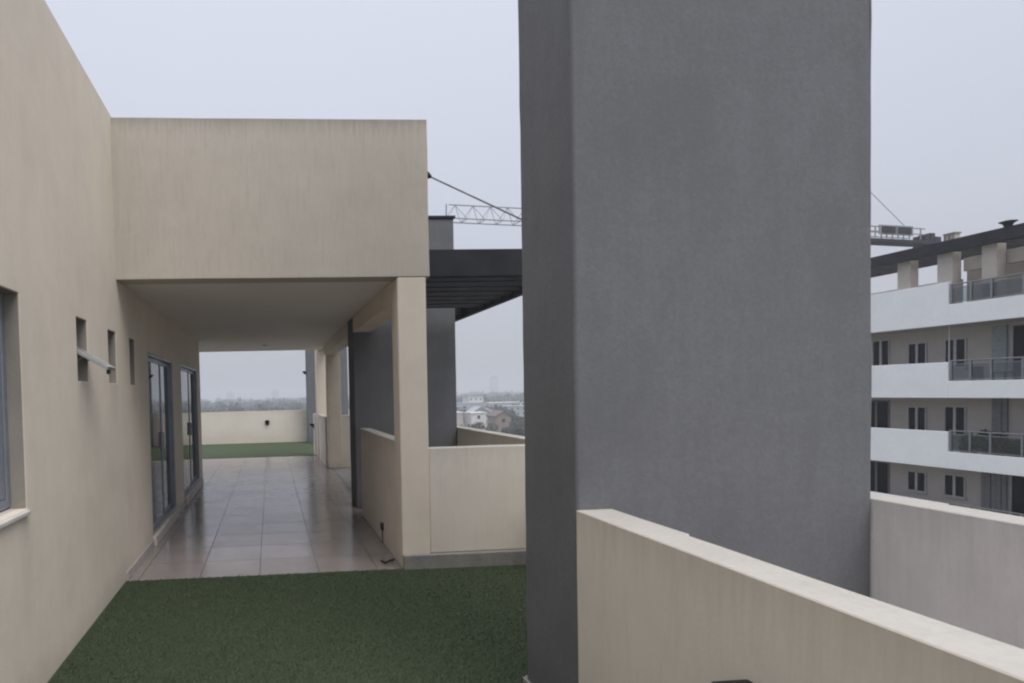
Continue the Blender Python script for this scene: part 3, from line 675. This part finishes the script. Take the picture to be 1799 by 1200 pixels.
# ------------------------------------------------------------------ the town: houses, trees, far wood, towers
def house_(x, y, w_, d_, h, wall, roof, label, kind='flat', win=True, rot=0.0):
    t = thing('house', (x, y, GZ), label, 'house', 'houses of the town beyond the terrace')
    z0 = GZ
    if kind == 'gable':
        mb = MB().prism([(x - w_ / 2, z0), (x + w_ / 2, z0), (x + w_ / 2, z0 + h), (x, z0 + h + w_ * 0.3), (x - w_ / 2, z0 + h)], y - d_ / 2, y + d_ / 2)
        build(mb, 'wall', M[wall], t)
        r = MB().prism([(x - w_ / 2 - .5, z0 + h - .15), (x, z0 + h + w_ * 0.3 + .02), (x + w_ / 2 + .5, z0 + h - .15), (x + w_ / 2 + .5, z0 + h + .15), (x, z0 + h + w_ * 0.3 + .4), (x - w_ / 2 - .5, z0 + h + .15)], y - d_ / 2 - .5, y + d_ / 2 + .5)
        build(r, 'roof', M[roof], t)
    else:
        build(MB().box(x - w_ / 2, x + w_ / 2, y - d_ / 2, y + d_ / 2, z0, z0 + h), 'wall', M[wall], t)
        build(MB().box(x - w_ / 2 - .3, x + w_ / 2 + .3, y - d_ / 2 - .3, y + d_ / 2 + .3, z0 + h + .01, z0 + h + .4), 'roof', M[roof], t)
    if win:
        nfl = max(1, int(h / 3)); nw = max(1, int(w_ / 3.2))
        for fl_ in range(nfl):
            for i in range(nw):
                cx = x - w_ / 2 + w_ * (i + 0.5) / nw; cz = z0 + h * (fl_ + 0.55) / nfl
                build(MB().box(cx - .55, cx + .55, y - d_ / 2 - .06, y - d_ / 2 + .05, cz - .65, cz + .65), 'window', M['dark_glass'], t)
    t.rotation_euler.z = rot
    return t
house_(83, 232, 6.0, 8, 10.2, 'h_white', 'h_white', 'white two storey house with a dark window, left of the brick house')
house_(75.2, 236, 5.0, 9, 10.4, 'h_pink', 'h_white', 'pale pinkish house beside the second grey column', win=False)
house_(82.5, 206, 5.5, 8, 10.0, 'h_brick', 'r_tile', 'reddish brick house with a brown gable roof among trees', 'gable')
house_(152, 430, 11, 14, 14.4, 'h_white', 'h_grey', 'tall pale block standing above the other roofs')
house_(137, 400, 24, 12, 10.5, 'h_grey', 'r_grey', 'long pale grey roofed hall at the left of the tall pale block', win=False)
house_(165, 410, 22, 14, 10.0, 'h_grey', 'h_white', 'long white roofed hall right of the tall pale block', win=False)
house_(150, 350, 18, 10, 9.0, 'h_grey', 'h_grey', 'low grey building in front of the tall pale block')
house_(193, 430, 14, 12, 9.6, 'h_white', 'r_grey', 'low white building at the right edge of the gap between columns', win=False)
house_(95, 262, 8, 8, 9.3, 'h_grey', 'r_grey', 'grey gabled house behind the white two storey house', 'gable')
house_(108, 290, 9, 8, 8.5, 'h_white', 'r_tile', 'white house with brown tiled roof in front of the halls', 'gable')
house_(90, 300, 9, 8, 9.5, 'h_white', 'r_grey', 'white house with grey gable roof behind the pinkish house', 'gable')
for i, (x, y, w_, h, wl, rf, lb) in enumerate(((20, 260, 9, 9, 'h_white', 'r_tile', 'white house with brown roof hidden behind the second grey column'), (45, 300, 10, 8.5, 'h_grey', 'r_grey', 'grey gabled house hidden behind the second grey column'),
        (70, 340, 12, 9, 'h_white', 'r_grey', 'white gabled house far behind the second grey column'), (128, 262, 10, 9, 'h_white', 'r_tile', 'white gabled house behind the near grey column'), (150, 300, 11, 8, 'h_pink', 'r_grey', 'pinkish gabled house behind the near grey column'))):
    house_(x, y, w_, 9, h, wl, rf, lb, 'gable')
def tree_mesh(h, r, n, leafsize, mat, seed, at=(0, 0, 0)):
    rr = random.Random(seed); t = bpy.data.objects.new('tree', None); C.objects.link(t); t.location = at
    x, y, z = at; tk = MB().tube((x, y, z), (x, y, z + h * 0.45), h * 0.03, h * 0.02, 7)
    cm = MB(); heads = []
    for i in range(9):
        a = rr.uniform(0, 6.28); q = rr.uniform(0.15, 0.75) * r; zz = rr.uniform(0.45, 0.85) * h
        heads.append((x + q * math.cos(a), y + q * math.sin(a), z + zz)); tk.tube((x, y, z + h * 0.35), heads[-1], h * 0.014, h * 0.005, 5)
    for c in heads: leaf_cloud(cm, c, r * rr.uniform(.35, .55), r * rr.uniform(.35, .55), h * rr.uniform(.12, .2), n // 9, leafsize, rr)
    build(tk, 'trunk', M['bark'], t); build(cm, 'crown', M[mat], t); return t
protos = [tree_mesh(11, 4.6, 1500, 0.34, 'leaf', 1), tree_mesh(10, 5.2, 1500, 0.36, 'leaf_dark', 2), tree_mesh(12, 4.2, 1400, 0.34, 'leaf_dark', 5)]
rt = random.Random(11)
rows = [('front row just over the outer parapet', [(38.5, 122), (42, 119), (46, 121), (50, 118), (54.5, 121)], 0.70, 0.84),
        ('second row behind the parapet trees', [(47, 140), (53.5, 137), (58, 139), (63, 141)], 0.78, 0.9),
        ('middle ground below the houses', [(59, 172), (66, 178), (74.5, 176), (84, 186), (88, 199), (93, 214)], 0.8, 1.0),
        ('gaps between the farther houses', [(88, 250), (98, 246), (112, 268), (121, 300), (136, 330), (150, 322)], 0.85, 1.0)]
ordn = ['leftmost', 'second from left', 'third from left', 'fourth from left', 'fifth from left', 'sixth from left']
k = 0
for row, pts, s0, s1 in rows:
    for i, (x, y) in enumerate(sorted(pts, key=lambda q: q[0] / q[1])):
        t = protos[k] if k < 3 else copy_tree(protos[rt.randrange(3)]); k += 1
        s = rt.uniform(s0, s1)
        t.location = (x, y, GZ); t.scale = (s * 1.05, s * 1.05, s); t.rotation_euler.z = rt.uniform(0, 6.28)
        tag(t, 'leafy green town tree in the %s, %s' % (row, ordn[i]), 'tree', 'town trees seen between the grey columns')
def wood(name, spans, label, seed, leaf=1.2):
    rr = random.Random(seed); mb = MB()
    for (x0, x1, y0, y1, n, h0, h1) in spans:
        for _ in range(n):
            y = rr.uniform(y0, y1); f = (y - y0) / (y1 - y0); k = y / y0
            x = rr.uniform(x0 * k, x1 * k); h = rr.uniform(h0, h1) * (1.25 if rr.random() < 0.08 else 1); r = rr.uniform(3.5, 7)
            for _ in range(3):
                leaf_cloud(mb, (x + rr.uniform(-r, r) * .6, y + rr.uniform(-r, r) * .6, GZ + h * rr.uniform(.5, .78)), r * .7, r * .7, h * .26, 26, leaf * (y / 500) ** .5, rr, 0.5)
    return tag(build(mb, name, M['far_wood']), label, 'wood', kind='stuff')
wood('far_wood', [(-75, 60, 270, 480, 380, 8, 12.5), (-140, 120, 480, 1500, 700, 9, 15)], 'hazy line of trees on the horizon beyond the far parapet', 21)
wood('far_wood', [(140, 250, 440, 1500, 650, 8, 14), (40, 330, 300, 1400, 500, 8, 12)], 'hazy wooded town skyline between the two grey columns', 22)
def tower(x, y, w_, h, label):
    t = thing('distant_tower', (x, y, GZ), label, 'tower')
    build(MB().box(x - w_ / 2, x + w_ / 2, y - 9, y + 9, GZ, GZ + h), 'wall', M['far_tower'], t)
    build(MB().box(x - w_ / 4, x + w_ / 4, y - 4, y + 4, GZ + h, GZ + h + 5), 'roof_room', M['far_tower'], t)
tower(706, 1800, 22, 58, 'tall hazy tower block on the skyline between the grey columns')
tower(-122, 1800, 24, 30, 'faint hazy tower left on the horizon seen through the walkway')
tower(16, 1800, 22, 32, 'faint hazy tower right on the horizon seen through the walkway')
# ------------------------------------------------------------------ haze
hz = MB().box(-5100, 5100, -5100, 5100, GZ - 1, 30)
hm = bpy.data.materials.new('haze'); hm.use_nodes = True; nt = hm.node_tree; nt.nodes.clear()
o = nt.nodes.new('ShaderNodeOutputMaterial'); pv = nt.nodes.new('ShaderNodeVolumePrincipled')
pv.inputs['Color'].default_value = (0.71, 0.735, 0.79, 1); pv.inputs['Density'].default_value = 0.00115; pv.inputs['Anisotropy'].default_value = 0.1
nt.links.new(pv.outputs[0], o.inputs['Volume'])
ho = build(hz, 'haze', hm); tag(ho, kind='stuff', label='pale grey haze over the town and horizon', cat='haze')
